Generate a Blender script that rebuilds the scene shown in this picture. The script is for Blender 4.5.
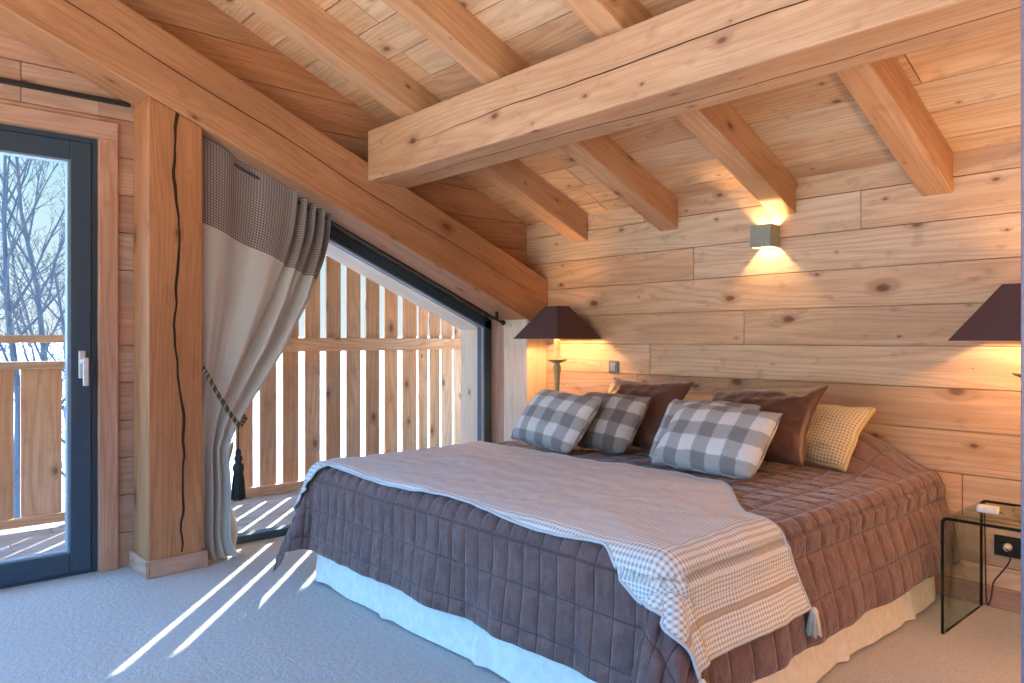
import bpy, math, random
from mathutils import Vector, Matrix, noise as mn
random.seed(7)
for o in list(bpy.data.objects): bpy.data.objects.remove(o)
SC = bpy.context.scene
COL = SC.collection

# ------------------------------------------------------------------ camera, sky, sun, exposure
cam_d = bpy.data.cameras.new('camera'); cam = bpy.data.objects.new('camera', cam_d); COL.objects.link(cam)
fw = Vector((-.745, .667, 0)).normalized(); up = Vector((0, 0, 1)); rt = fw.cross(up)
cam.matrix_world = Matrix.Translation((0, 0, 1.2)) @ Matrix((rt, up, -fw)).transposed().to_4x4()
cam_d.sensor_width = 36; cam_d.lens = 740/1024*36; cam_d.shift_y = -2.5/1024
cam_d.clip_start = .02; cam_d.clip_end = 500
SC.camera = cam
vs = SC.view_settings
vs.view_transform = 'Standard'; vs.look = 'None'; vs.gamma = 1; vs.use_curve_mapping = False
vs.exposure = 0.1

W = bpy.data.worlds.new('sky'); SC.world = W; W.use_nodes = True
nt = W.node_tree; nt.nodes.clear()
wo = nt.nodes.new('ShaderNodeOutputWorld'); wb = nt.nodes.new('ShaderNodeBackground')
tc = nt.nodes.new('ShaderNodeTexCoord'); sx = nt.nodes.new('ShaderNodeSeparateXYZ'); cr = nt.nodes.new('ShaderNodeValToRGB')
nt.links.new(tc.outputs['Generated'], sx.inputs[0])
mz = nt.nodes.new('ShaderNodeMath'); mz.operation = 'MULTIPLY_ADD'; mz.inputs[1].default_value = .5; mz.inputs[2].default_value = .5
nt.links.new(sx.outputs['Z'], mz.inputs[0]); nt.links.new(mz.outputs[0], cr.inputs[0])
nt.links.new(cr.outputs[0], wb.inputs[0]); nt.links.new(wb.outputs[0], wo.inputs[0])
# sky strength raised behind the viewpoint, added as fill light for the room
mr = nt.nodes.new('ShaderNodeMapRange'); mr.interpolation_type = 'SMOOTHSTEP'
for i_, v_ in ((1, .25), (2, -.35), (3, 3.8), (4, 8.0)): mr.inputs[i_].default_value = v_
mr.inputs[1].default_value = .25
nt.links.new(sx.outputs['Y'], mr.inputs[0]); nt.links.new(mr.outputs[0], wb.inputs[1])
e = cr.color_ramp.elements
e[0].position = 0.0; e[0].color = (.80, .76, .72, 1)
e[1].position = 1.0; e[1].color = (.25, .5, 1.0, 1)
for p, c_ in ((.46, (.74, .72, .70, 1)), (.50, (.22, .245, .255, 1)), (.53, (.19, .235, .25, 1)), (.60, (.14, .22, .25, 1)), (.68, (.20, .86, 1.9, 1))):
    k = e.new(p); k.color = c_

def add_light(name, kind, loc, energy, color, size=.05, parent=None, **kw):
    d = bpy.data.lights.new(name, kind); d.energy = energy; d.color = color
    if kind in ('POINT', 'SPOT'): d.shadow_soft_size = size
    for k_, v_ in kw.items(): setattr(d, k_, v_)
    o = bpy.data.objects.new(name, d); COL.objects.link(o); o.location = loc
    if parent:
        o.parent = parent; o.matrix_parent_inverse = parent.matrix_world.inverted()
    return o
sun = add_light('sun', 'SUN', (-12, 12, 8), 34, (1, .94, .85))
sun.data.angle = math.radians(.35)
sel = math.radians(17.4)
sd = Vector((.743*math.cos(sel), -.669*math.cos(sel), -math.sin(sel)))
sun.rotation_euler = sd.to_track_quat('-Z', 'Y').to_euler()

# ------------------------------------------------------------------ mesh helpers
class MB:
    def __init__(s): s.v = []; s.f = []; s.uv = []; s.tone = []; s.mi = []; s.sm = []
    def face(s, idx, uvs, tone=.5, mi=0, smooth=False):
        s.f.append(tuple(idx)); s.uv.append(uvs); s.tone.append(tone); s.mi.append(mi); s.sm.append(smooth)
    def prism(s, pts, ext, lu, tone=None, mi=0, ro=None):
        """pts: list of 3D points (planar polygon), ext: extrusion vector, lu: unit grain direction"""
        pts = [Vector(p) for p in pts]; ext = Vector(ext); lu = Vector(lu).normalized()
        if tone is None: tone = random.random()
        if ro is None: ro = (random.uniform(0, 60), random.uniform(0, 60))
        n = len(pts); b = len(s.v)
        nrm = Vector((0, 0, 0))
        for i in range(n): nrm += (pts[i]-pts[0]).cross(pts[(i+1) % n]-pts[0])
        if nrm.dot(ext) > 0: pts.reverse()
        s.v += [tuple(p) for p in pts] + [tuple(p+ext) for p in pts]
        def fc(ix):
            P = [Vector(s.v[i]) for i in ix]
            fn = Vector((0, 0, 0))
            for i in range(1, len(P)-1): fn += (P[i]-P[0]).cross(P[i+1]-P[0])
            if fn.length < 1e-12: fn = Vector((0, 0, 1))
            fn.normalize()
            off = ro[1] + 3.1*round(fn.x, 1) + 5.3*round(fn.y, 1) + 7.7*round(fn.z, 1)
            if abs(fn.dot(lu)) > .8:
                a = fn.orthogonal().normalized(); c = fn.cross(a)
                uv = [(ro[0]+p.dot(a)*.35, off+p.dot(c)) for p in P]
            else:
                a = lu; c = fn.cross(a).normalized()
                uv = [(ro[0]+p.dot(a), off+p.dot(c)) for p in P]
            s.face(ix, uv, tone, mi)
        fc(list(range(b, b+n))[::1])
        fc(list(range(b+2*n-1, b+n-1, -1)))
        for i in range(n):
            j = (i+1) % n
            fc([b+j, b+i, b+n+i, b+n+j])
    def box(s, x0, x1, y0, y1, z0, z1, lu=(0, 0, 1), tone=None, mi=0, ro=None):
        s.prism([(x0, y0, z0), (x1, y0, z0), (x1, y1, z0), (x0, y1, z0)], (0, 0, z1-z0), lu, tone, mi, ro)
    def grid(s, nu, nv, fn, uvf=None, mi=0, smooth=True, close_u=False, tone=.5, flip=False):
        b = len(s.v)
        for j in range(nv+1):
            for i in range(nu if close_u else nu+1):
                s.v.append(tuple(fn(i/nu, j/nv)))
        w = nu if close_u else nu+1
        for j in range(nv):
            for i in range(nu):
                i2 = (i+1) % w if close_u else i+1
                ix = [b+j*w+i, b+j*w+i2, b+(j+1)*w+i2, b+(j+1)*w+i]
                st = [(i/nu, j/nv), ((i+1)/nu, j/nv), ((i+1)/nu, (j+1)/nv), (i/nu, (j+1)/nv)]
                uv = [uvf(*q) if uvf else q for q in st]
                if flip: ix = ix[::-1]; uv = uv[::-1]
                s.face(ix, uv, tone, mi, smooth)
    def lathe(s, prof, cx, cy, n=24, mi=0, smooth=True):
        """prof: list of (r, z) bottom to top"""
        m = len(prof)-1
        def f(a, t):
            r, z = prof[round(t*m)]
            return (cx+r*math.cos(a*2*math.pi), cy+r*math.sin(a*2*math.pi), z)
        s.grid(n, m, f, lambda a, t: (t, a), mi, smooth, close_u=True)
        for q, rev in ((0, True), (m, False)):
            if prof[q][0] > 1e-4:
                b = len(s.v); r, z = prof[q]
                s.v += [(cx+r*math.cos(i/n*2*math.pi), cy+r*math.sin(i/n*2*math.pi), z) for i in range(n)]
                ix = list(range(b, b+n))
                if rev: ix.reverse()
                s.face(ix, [(0, 0)]*n, .5, mi)
    def tube(s, pts, rad, n=8, mi=0, tone=.5, cap=True):
        pts = [Vector(p) for p in pts]; m = len(pts)
        rr = rad if isinstance(rad, (list, tuple)) else [rad]*m
        b = len(s.v); prev = None; L = 0
        lens = [0]
        for i in range(1, m): L += (pts[i]-pts[i-1]).length; lens.append(L)
        for i in range(m):
            t = (pts[min(i+1, m-1)]-pts[max(i-1, 0)])
            if t.length < 1e-9: t = Vector((0, 0, 1))
            t.normalize()
            if prev is None: a = t.orthogonal().normalized()
            else:
                a = prev - t*prev.dot(t)
                a = a.normalized() if a.length > 1e-6 else t.orthogonal().normalized()
            prev = a; c = t.cross(a)
            for k in range(n):
                q = 2*math.pi*k/n
                s.v.append(tuple(pts[i]+(a*math.cos(q)+c*math.sin(q))*rr[i]))
        for i in range(m-1):
            for k in range(n):
                k2 = (k+1) % n
                s.face([b+i*n+k, b+i*n+k2, b+(i+1)*n+k2, b+(i+1)*n+k],
                       [(lens[i], k/n*.1), (lens[i], (k+1)/n*.1), (lens[i+1], (k+1)/n*.1), (lens[i+1], k/n*.1)], tone, mi, True)
        if cap:
            s.face([b+k for k in range(n)][::-1], [(0, 0)]*n, tone, mi)
            s.face([b+(m-1)*n+k for k in range(n)], [(0, 0)]*n, tone, mi)
    def build(s, name, mats, parent=None, bevel=0, seg=1, solid=0, xf=None):
        me = bpy.data.meshes.new(name)
        vv = [tuple(xf @ Vector(v)) for v in s.v] if xf is not None else s.v
        me.from_pydata(vv, [], s.f)
        u1 = me.uv_layers.new(name='UVMap'); u2 = me.uv_layers.new(name='tone')
        a = []; t = []
        for k, q in enumerate(s.uv):
            for p in q: a += [p[0], p[1]]; t += [s.tone[k], (s.tone[k]*7.31) % 1]
        u1.data.foreach_set('uv', a); u2.data.foreach_set('uv', t)
        if not isinstance(mats, (list, tuple)): mats = [mats]
        for m in mats: me.materials.append(m)
        me.polygons.foreach_set('material_index', s.mi); me.polygons.foreach_set('use_smooth', s.sm)
        me.update()
        o = bpy.data.objects.new(name, me); COL.objects.link(o)
        if solid:
            md = o.modifiers.new('thick', 'SOLIDIFY'); md.thickness = solid; md.offset = -1
        if bevel:
            md = o.modifiers.new('bevel', 'BEVEL'); md.width = bevel; md.segments = seg; md.limit_method = 'ANGLE'; md.angle_limit = .7
        if parent:
            o.parent = parent; o.matrix_parent_inverse = parent.matrix_world.inverted()
        return o

def thing(name, loc, label, cat, group=None):
    o = bpy.data.objects.new(name, None); o.empty_display_size = .05; COL.objects.link(o)
    o.location = loc; o.matrix_world = Matrix.Translation(loc)
    return tag(o, label, cat, group)
def tag(o, label=None, cat=None, group=None, kind=None):
    if label: o['label'] = label
    if cat: o['category'] = cat
    if group: o['group'] = group
    if kind: o['kind'] = kind
    return o
def struct(o, label=None, cat=None): return tag(o, label, cat, kind='structure')

# ------------------------------------------------------------------ materials
class N:
    """tiny node-graph helper"""
    def __init__(s, name):
        s.m = bpy.data.materials.new(name); s.m.use_nodes = True; s.t = s.m.node_tree; s.t.nodes.clear()
        s.out = s.t.nodes.new('ShaderNodeOutputMaterial')
    def n(s, typ, **kw):
        x = s.t.nodes.new(typ)
        for k, v in kw.items(): setattr(x, k, v)
        return x
    def set(s, sock, v):
        if isinstance(v, bpy.types.NodeSocket): s.t.links.new(v, sock)
        else: sock.default_value = v
    def math(s, op, a, b=0.0, c=0.0, clamp=False):
        x = s.n('ShaderNodeMath', operation=op); x.use_clamp = clamp
        s.set(x.inputs[0], a); s.set(x.inputs[1], b); s.set(x.inputs[2], c); return x.outputs[0]
    def mix(s, f, a, b, mode='MIX'):
        x = s.n('ShaderNodeMix', data_type='RGBA', blend_type=mode)
        s.set(x.inputs[0], f)
        for i, v in ((6, a), (7, b)):
            if not isinstance(v, bpy.types.NodeSocket): v = (*v, 1) if len(v) == 3 else v
            s.set(x.inputs[i], v)
        return x.outputs[2]
    def uv(s, name='UVMap'):
        x = s.n('ShaderNodeUVMap'); x.uv_map = name; return x.outputs[0]
    def sep(s, v):
        x = s.n('ShaderNodeSeparateXYZ'); s.set(x.inputs[0], v); return x.outputs
    def comb(s, a, b, c=0.0):
        x = s.n('ShaderNodeCombineXYZ'); s.set(x.inputs[0], a); s.set(x.inputs[1], b); s.set(x.inputs[2], c); return x.outputs[0]
    def noise(s, vec, scale=1.0, detail=2.0, rough=.5, dims='2D'):
        x = s.n('ShaderNodeTexNoise', noise_dimensions=dims); s.set(x.inputs['Vector'], vec)
        x.inputs['Scale'].default_value = scale; x.inputs['Detail'].default_value = detail; x.inputs['Roughness'].default_value = rough
        return x.outputs[0]
    def ramp(s, f, *stops):
        x = s.n('ShaderNodeMapRange', clamp=True, interpolation_type='SMOOTHSTEP')
        s.set(x.inputs[0], f)
        for i, v in enumerate(stops): x.inputs[i+1].default_value = v
        return x.outputs[0]
    def principled(s, color, rough=.6, bump=None, bstr=.3, bdist=.002, **kw):
        p = s.n('ShaderNodeBsdfPrincipled')
        if not isinstance(color, bpy.types.NodeSocket): color = (*color, 1)
        s.set(p.inputs['Base Color'], color); s.set(p.inputs['Roughness'], rough)
        for k, v in kw.items(): s.set(p.inputs[k.replace('_', ' ')], v)
        if bump is not None:
            b = s.n('ShaderNodeBump'); b.inputs['Strength'].default_value = bstr; b.inputs['Distance'].default_value = bdist
            s.set(b.inputs['Height'], bump); s.t.links.new(b.outputs[0], p.inputs['Normal'])
        s.t.links.new(p.outputs[0], s.out.inputs[0]); return p

def wood(name, light, mid, dark, knot=(.13, .05, .02), knots=1.0, rough=.62, tonevar=.20, ring=.40):
    g = N(name); u, v, _ = g.sep(g.uv()); tn, t2, _ = g.sep(g.uv('tone'))
    # knots: sparse cells, one in two kept
    vo = g.n('ShaderNodeTexVoronoi', voronoi_dimensions='2D', feature='F1')
    g.set(vo.inputs['Vector'], g.comb(g.math('MULTIPLY', u, 3.0), g.math('MULTIPLY', v, 5.4))); vo.inputs['Scale'].default_value = 1.0
    vr, vg, _b = g.sep(vo.outputs['Color'])
    keep = g.math('GREATER_THAN', vr, 1-.48*knots)
    d = g.math('ADD', vo.outputs['Distance'], g.math('MULTIPLY', g.noise(g.comb(g.math('MULTIPLY', u, 30), g.math('MULTIPLY', v, 50))), .03))
    rad = g.math('ADD', g.math('MULTIPLY', g.math('POWER', vg, 2.0), .11), .028)
    kn = g.math('MULTIPLY', keep, g.math('SUBTRACT', 1.0, g.ramp(g.math('DIVIDE', d, rad), .55, 1.25, 0.0, 1.0)))
    halo = g.math('MULTIPLY', keep, g.math('SUBTRACT', 1.0, g.ramp(g.math('DIVIDE', d, rad), .8, 2.9, 0.0, 1.0)))
    # growth-ring figure: contours of a stretched noise, bent around the knots
    big = g.noise(g.comb(g.math('MULTIPLY', u, .55), g.math('MULTIPLY', v, 5.5)), 1, 1.5)
    ph = g.math('ADD', g.math('MULTIPLY', big, 50), g.math('MULTIPLY', halo, 5))
    ph = g.math('ADD', ph, g.math('MULTIPLY', v, 130))
    rg = g.math('MULTIPLY_ADD', g.math('SINE', ph), .5, .5)
    rg = g.math('POWER', rg, 2.2)
    fine = g.noise(g.comb(g.math('MULTIPLY', u, 4), g.math('MULTIPLY', v, 170)), 1, 3, .65)
    broad = g.noise(g.comb(g.math('MULTIPLY', u, 1.1), g.math('MULTIPLY', v, 7)), 1, 2)
    c = g.mix(g.ramp(broad, .3, .7, 0.0, 1.0), light, mid)
    c = g.mix(g.math('MULTIPLY', rg, ring), c, dark)
    c = g.mix(g.math('MULTIPLY', g.ramp(fine, .40, .72, 0.0, 1.0), .42), c, dark)
    c = g.mix(g.math('MULTIPLY', halo, .7), c, dark)
    fl = g.noise(g.comb(g.math('ADD', g.math('MULTIPLY', u, 5.5), g.math('MULTIPLY', v, 5)), g.math('SUBTRACT', g.math('MULTIPLY', v, 10), g.math('MULTIPLY', u, 4))), 1, 2.5, .6)
    c = g.mix(g.math('MULTIPLY', g.ramp(fl, .60, .78, 0.0, 1.0), .36*knots), c, tuple(.55*a_+.45*b_ for a_, b_ in zip(dark, knot)))
    c = g.mix(g.math('MULTIPLY', kn, .85), c, knot)
    hs = g.n('ShaderNodeHueSaturation')
    g.set(hs.inputs['Hue'], g.math('MULTIPLY_ADD', t2, .010, .4935))
    g.set(hs.inputs['Saturation'], g.math('MULTIPLY_ADD', t2, -.2, 1.08))
    g.set(hs.inputs['Value'], g.math('MULTIPLY_ADD', tn, tonevar, 1-tonevar*.5)); g.set(hs.inputs['Color'], c)
    h = g.math('SUBTRACT', g.math('MULTIPLY', fine, .5), g.math('MULTIPLY', kn, .6))
    h = g.math('ADD', h, g.math('MULTIPLY', rg, -.25))
    g.principled(hs.outputs[0], rough, h, .35, .002)
    return g.m

M = {}
M['wall'] = wood('larch_planks', (.72, .495, .295), (.62, .40, .225), (.40, .225, .12), knots=1.0)
M['ceil'] = wood('larch_ceiling', (.72, .48, .28), (.62, .38, .21), (.40, .215, .11), knots=.9)
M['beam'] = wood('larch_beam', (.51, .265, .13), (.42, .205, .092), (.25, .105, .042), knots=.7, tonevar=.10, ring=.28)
M['timber'] = wood('larch_rafter', (.61, .375, .21), (.52, .295, .15), (.33, .16, .072), knots=.75, tonevar=.10, ring=.28)
M['trimw'] = wood('larch_trim', (.57, .345, .23), (.48, .275, .175), (.32, .155, .09), knots=.7)
M['pale'] = wood('pale_spruce', (.80, .66, .50), (.74, .58, .42), (.55, .39, .25), knots=.5, ring=.3)
M['slat'] = wood('weathered_larch', (.74, .44, .23), (.62, .34, .16), (.34, .16, .075), knots=.8, tonevar=.4)
M['deck'] = wood('deck_boards', (.42, .37, .33), (.36, .31, .27), (.22, .18, .15), knots=.2, tonevar=.3)

def simple(name, col, rough=.5, metal=0.0, bumpscale=0, bstr=.2, **kw):
    g = N(name)
    tcn = g.n('ShaderNodeTexCoord')
    nz = g.noise(tcn.outputs['Object'], bumpscale or 40, 3, .6, '3D')
    c = g.mix(g.ramp(nz, .3, .7, 0.0, 1.0), tuple(x*.92 for x in col), tuple(min(1, x*1.06) for x in col))
    g.principled(c, rough, nz if bumpscale else None, bstr, .002, Metallic=metal, **kw)
    return g.m
M['crack'] = simple('dark_crack', (.035, .015, .008), .9)
M['alu'] = simple('anthracite_aluminium', (.030, .062, .095), .38)
M['rubber'] = simple('grey_gasket', (.25, .30, .34), .4)
M['chrome'] = simple('satin_steel', (.66, .67, .69), .35, .35)
M['black'] = simple('black_metal', (.015, .015, .018), .45)
M['sconce'] = simple('sage_grey_metal', (.30, .30, .235), .5)
M['switch'] = simple('grey_switch_plastic', (.13, .17, .20), .4)
M['switch2'] = simple('light_grey_rocker', (.24, .29, .33), .35)
M['socket'] = simple('black_socket_plastic', (.012, .012, .013), .3)
M['white'] = simple('white_plastic', (.85, .84, .8), .35)
M['brass'] = simple('aged_gilt_wood', (.42, .36, .20), .5, .35, 90)
M['candle'] = simple('cream_candle_sleeve', (.72, .60, .42), .5)
M['shade'] = simple('plum_suede_shade', (.095, .050, .052), .9, 0, 260, .5)
M['shadein'] = simple('golden_shade_lining', (.80, .55, .25), .6)
M['tassel'] = simple('black_green_tassel', (.02, .028, .026), .85, 0, 300)
M['rope1'] = simple('dark_rope_strand', (.06, .045, .035), .8, 0, 300)
M['rope2'] = simple('gold_rope_strand', (.32, .25, .15), .7, 0, 300)
M['mattress'] = simple('white_ticking', (.8, .78, .75), .9)
M['skirt'] = simple('ivory_cotton', (.70, .68, .62), .9, 0, 30, .25)
M['jamb'] = simple('mauve_grey_lacquer', (.20, .17, .24), .4)
M['cream_tassel'] = simple('cream_wool', (.62, .55, .44), .95, 0, 300)
M['piping'] = simple('pale_blue_grey_binding', (.50, .53, .55), .9, 0, 200)
M['bark'] = simple('grey_bark', (.045, .055, .065), .9)
M['plaster'] = simple('white_plaster', (.75, .72, .68), .9)

def emis(name, col, s):
    g = N(name); x = g.n('ShaderNodeEmission'); x.inputs[0].default_value = (*col, 1); x.inputs[1].default_value = s
    g.t.links.new(x.outputs[0], g.out.inputs[0]); return g.m
M['bulb'] = emis('warm_bulb', (1, .72, .4), 12)
def _glow(m):      # glowing glass bulb the lamp's light passes through
    t = m.node_tree; o_ = [n for n in t.nodes if n.type == 'OUTPUT_MATERIAL'][0]; e_ = [n for n in t.nodes if n.type == 'EMISSION'][0]
    a_ = t.nodes.new('ShaderNodeAddShader'); b_ = t.nodes.new('ShaderNodeBsdfTransparent'); b_.inputs[0].default_value = (.9, .85, .75, 1)
    t.links.new(e_.outputs[0], a_.inputs[0]); t.links.new(b_.outputs[0], a_.inputs[1]); t.links.new(a_.outputs[0], o_.inputs[0])
_glow(M['bulb'])
M['panel'] = emis('lamp_diffuser', (1, .86, .72), 3)

def pane(name, tint, refl=.07):
    g = N(name); tr = g.n('ShaderNodeBsdfTransparent'); tr.inputs[0].default_value = (*tint, 1)
    gl = g.n('ShaderNodeBsdfGlossy'); gl.inputs['Roughness'].default_value = .01
    lw = g.n('ShaderNodeLayerWeight'); lw.inputs[0].default_value = .35
    f = g.math('MULTIPLY_ADD', g.math('POWER', lw.outputs['Facing'], 4), .5, refl*.5)
    mx = g.n('ShaderNodeMixShader'); g.set(mx.inputs[0], f)
    g.t.links.new(tr.outputs[0], mx.inputs[1]); g.t.links.new(gl.outputs[0], mx.inputs[2]); g.t.links.new(mx.outputs[0], g.out.inputs[0])
    return g.m
M['glass'] = pane('window_glass', (.96, .98, .98))
M['tglass'] = pane('table_glass', (.90, .93, .88), .08)
M['gedge'] = simple('dark_glass_edge', (.004, .010, .009), .1)

def carpet():
    g = N('wool_carpet'); t = g.n('ShaderNodeTexCoord').outputs['Object']
    a = g.noise(t, 230, 2, .6, '3D'); b = g.noise(t, 45, 3, .6, '3D'); c = g.noise(t, 2.0, 2, .5, '3D')
    col = g.mix(g.ramp(a, .3, .7, 0.0, 1.0), (.37, .36, .33), (.56, .545, .51))
    col = g.mix(g.math('MULTIPLY', g.ramp(b, .35, .7, 0.0, 1.0), .35), col, (.29, .28, .26))
    col = g.mix(g.math('MULTIPLY', g.ramp(c, .4, .7, 0.0, 1.0), .15), col, (.33, .32, .30))
    g.principled(col, .97, g.math('ADD', a, g.math('MULTIPLY', b, 1.5)), .8, .008, Sheen_Weight=.2)
    return g.m
M['carpet'] = carpet()

def quiltm():
    g = N('quilted_mauve_brown_cotton'); u_, v_, _ = g.sep(g.uv())
    def seam(x, p, w):
        f = g.math('ABSOLUTE', g.math('SUBTRACT', g.math('FRACT', g.math('ADD', g.math('DIVIDE', x, p), .5)), .5))
        return g.math('SUBTRACT', 1.0, g.ramp(g.math('MULTIPLY', f, p), w*.35, w, 0.0, 1.0))
    foot = g.math('LESS_THAN', v_, 1.745)
    s1 = g.math('MAXIMUM', seam(u_, .079, .0042), seam(g.math('ADD', v_, .02), .14, .0042))
    s2 = g.math('MAXIMUM', seam(v_, .112, .0042), seam(g.math('ADD', u_, .01), .142, .0042))
    sm_ = g.math('ADD', g.math('MULTIPLY', s1, foot), g.math('MULTIPLY', s2, g.math('SUBTRACT', 1.0, foot)))
    t = g.n('ShaderNodeTexCoord').outputs['Object']
    a = g.noise(t, 14, 4, .65, '3D'); b = g.noise(t, 60, 3, .6, '3D')
    col = g.mix(g.ramp(a, .3, .7, 0.0, 1.0), (.098, .049, .046), (.145, .077, .068))
    col = g.mix(g.math('MULTIPLY', sm_, .75), col, (.030, .014, .014))          # darker along the stitched seams
    g.principled(col, .72, g.math('SUBTRACT', g.math('ADD', g.math('MULTIPLY', a, 1.6), b), g.math('MULTIPLY', sm_, .8)), .5, .010, Sheen_Weight=.35, Sheen_Roughness=.45)
    return g.m
M['quilt'] = quiltm()

def checkm(name, pitch, c0, c1, c2, band=None, duty=.5, fuzz=0.0, rough=.9):
    """two-way check from the cloth's own coordinates in metres"""
    g = N(name); uvv = g.uv(); t = g.n('ShaderNodeTexCoord').outputs['Object']
    u, v, _ = g.sep(uvv)
    fz = g.math('MULTIPLY', g.math('SUBTRACT', g.noise(g.comb(u, v), 130, 3, .7), .5), fuzz)
    def st(x):
        f = g.math('FRACT', g.math('DIVIDE', g.math('ADD', x, fz), pitch))
        return g.math('LESS_THAN', f, duty)
    su, sv = st(u), st(v)
    s_ = g.math('ADD', su, sv)
    col = g.mix(g.math('GREATER_THAN', s_, .5), c0, c1)
    col = g.mix(g.math('GREATER_THAN', s_, 1.5), col, c2)
    if band:
        for (u0, u1) in band:
            m_ = g.math('MULTIPLY', g.math('GREATER_THAN', u, u0), g.math('LESS_THAN', u, u1))
            col = g.mix(g.math('MULTIPLY', m_, .75), col, (.33, .235, .15))
    nz = g.noise(g.comb(u, v), 320, 3, .7)
    col = g.mix(g.math('MULTIPLY', g.ramp(nz, .35, .7, 0.0, 1.0), .38), col, tuple(x*.7 for x in c1))
    g.principled(col, rough, g.math('ADD', nz, g.math('MULTIPLY', g.noise(t, 18, 3, .6, '3D'), 2.0)), .45, .006, Sheen_Weight=.15)
    return g.m
M['wool_check'] = checkm('grey_white_wool_check', .152, (.78, .79, .78), (.41, .42, .425), (.20, .205, .215), fuzz=.03, duty=.5)
M['wool_check2'] = checkm('brown_white_wool_check', .152, (.62, .58, .53), (.27, .235, .21), (.13, .105, .09), fuzz=.03, duty=.5)
M['gold_check'] = checkm('cream_fine_check', .0165, (.74, .62, .42), (.56, .44, .27), (.24, .16, .10), duty=.38)
M['header'] = checkm('curtain_header_check', .0145, (.44, .37, .33), (.22, .185, .17), (.09, .075, .07), duty=.5)
M['brown_velvet'] = (lambda g: (g.principled(g.mix(g.noise(g.n('ShaderNodeTexCoord').outputs['Object'], 9, 3, .6, '3D'), (.075, .030, .022), (.13, .055, .040)), .42,
                     g.noise(g.n('ShaderNodeTexCoord').outputs['Object'], 16, 4, .6, '3D'), .5, .012, Sheen_Weight=.5, Sheen_Roughness=.4), g.m)[1])(N('brown_satin_velvet'))
M['gold'] = simple('golden_fringe', (.52, .40, .19), .9, 0, 300)
M['curtain'] = simple('greige_satin_curtain', (.50, .475, .43), .7, 0, 180, .15, Sheen_Weight=.1)
M['lining'] = simple('pale_curtain_lining', (.72, .76, .72), .8)
M['snow'] = (lambda g: (g.principled(g.mix(g.noise(g.n('ShaderNodeTexCoord').outputs['Object'], .3, 4, .6, '3D'), (.80, .84, .90), (.92, .94, .97)), .8,
             g.noise(g.n('ShaderNodeTexCoord').outputs['Object'], .8, 4, .6, '3D'), .6, .2), g.m)[1])(N('fresh_snow'))

# ------------------------------------------------------------------ plank surfaces
def clip(poly, a, b, c):     # keep a*x+b*y<=c
    out = []; n = len(poly)
    for i in range(n):
        p, q = poly[i], poly[(i+1) % n]
        dp, dq = a*p[0]+b*p[1]-c, a*q[0]+b*q[1]-c
        if dp <= 0: out.append(p)
        if (dp < 0 < dq) or (dq < 0 < dp):
            t = dp/(dp-dq); out.append((p[0]+t*(q[0]-p[0]), p[1]+t*(q[1]-p[1])))
    return out
def planks(mb, poly, O, ua, ub, nv, pitch=.197, off=0., th=.022, gap=.0038, lmin=1.6, lmax=4.2, joints=None, back=.12, seed=0):
    """poly: convex outline in (a, b); boards run along a, stacked along b; nv points AWAY from the room"""
    rnd = random.Random(seed); O, ua, ub, nv = map(Vector, (O, ua, ub, nv))
    P3 = lambda p: O+ua*p[0]+ub*p[1]
    b0 = min(p[1] for p in poly); b1 = max(p[1] for p in poly); a0 = min(p[0] for p in poly); a1 = max(p[0] for p in poly)
    k = math.floor((b0-off)/pitch)
    while off+k*pitch < b1:
        lo, hi = off+k*pitch+gap/2, off+(k+1)*pitch-gap/2
        q = clip(clip(poly, 0, 1, hi), 0, -1, -lo)
        cuts = [a0-1]
        if joints and k in joints: cuts += joints[k]
        else:
            x = a0-rnd.uniform(0, lmax)
            while x < a1:
                if x > a0+.25 and x < a1-.25: cuts.append(x)
                x += rnd.uniform(lmin, lmax)
        cuts.append(a1+1)
        for c0, c1 in zip(cuts, cuts[1:]):
            r = clip(clip(q, 1, 0, c1-gap/2), -1, 0, -(c0+gap/2)) if len(q) > 2 else []
            if len(r) > 2:
                dz = rnd.uniform(0, .0015)
                mb.prism([P3(p)+nv*dz for p in r], nv*th, ua, rnd.random(), ro=(rnd.uniform(0, 60), rnd.uniform(0, 60)))
        k += 1
    if back: mb.prism([P3(p)+nv*(th+.001) for p in poly], nv*back, ua, .3)

X1, YB, YF_, SL = 2.0, 3.83, -2.2, .41         # room extents and roof slope
ceil_z = lambda y: 2.07+SL*(YB-y)
BS = .43                                      # the beam runs a touch steeper than the roof
beam_b = lambda y: 2.905-BS*y
beam_x = lambda y: -3.993+.034*(y-.5)         # its room face is not quite square to the wall
RY = -1.0                                     # ridge

# floor
mb = MB(); mb.box(-4.38, X1, YF_, YB+.05, -.12, 0, (1, 0, 0)); struct(mb.build('floor', M['carpet']))
# headboard wall, seen joints as in the photograph
mb = MB()
planks(mb, [(-4.3, 0), (X1, 0), (X1, 2.16), (-4.3, 2.16)], (0, YB, 0), (1, 0, 0), (0, 0, 1), (0, 1, 0), off=1.167-.197*6,
       joints={2: [-1.16], 5: [-4.0, -2.95, .2], 6: [-2.28, 1.0], 7: [-4.0, -.4], 8: [-2.62, .1], 9: [-1.62, .8], 10: [-3.0, -.6], 4: [-3.05, -.2], 3: [-3.6, .6]}, seed=5)
struct(mb.build('wall_back', M['wall'], bevel=.0015))
mb = MB(); mb.box(-3.93, X1, YB-.018, YB, 0, .092, (1, 0, 0), .3); struct(mb.build('baseboard_back', M['trimw'], bevel=.002))
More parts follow.
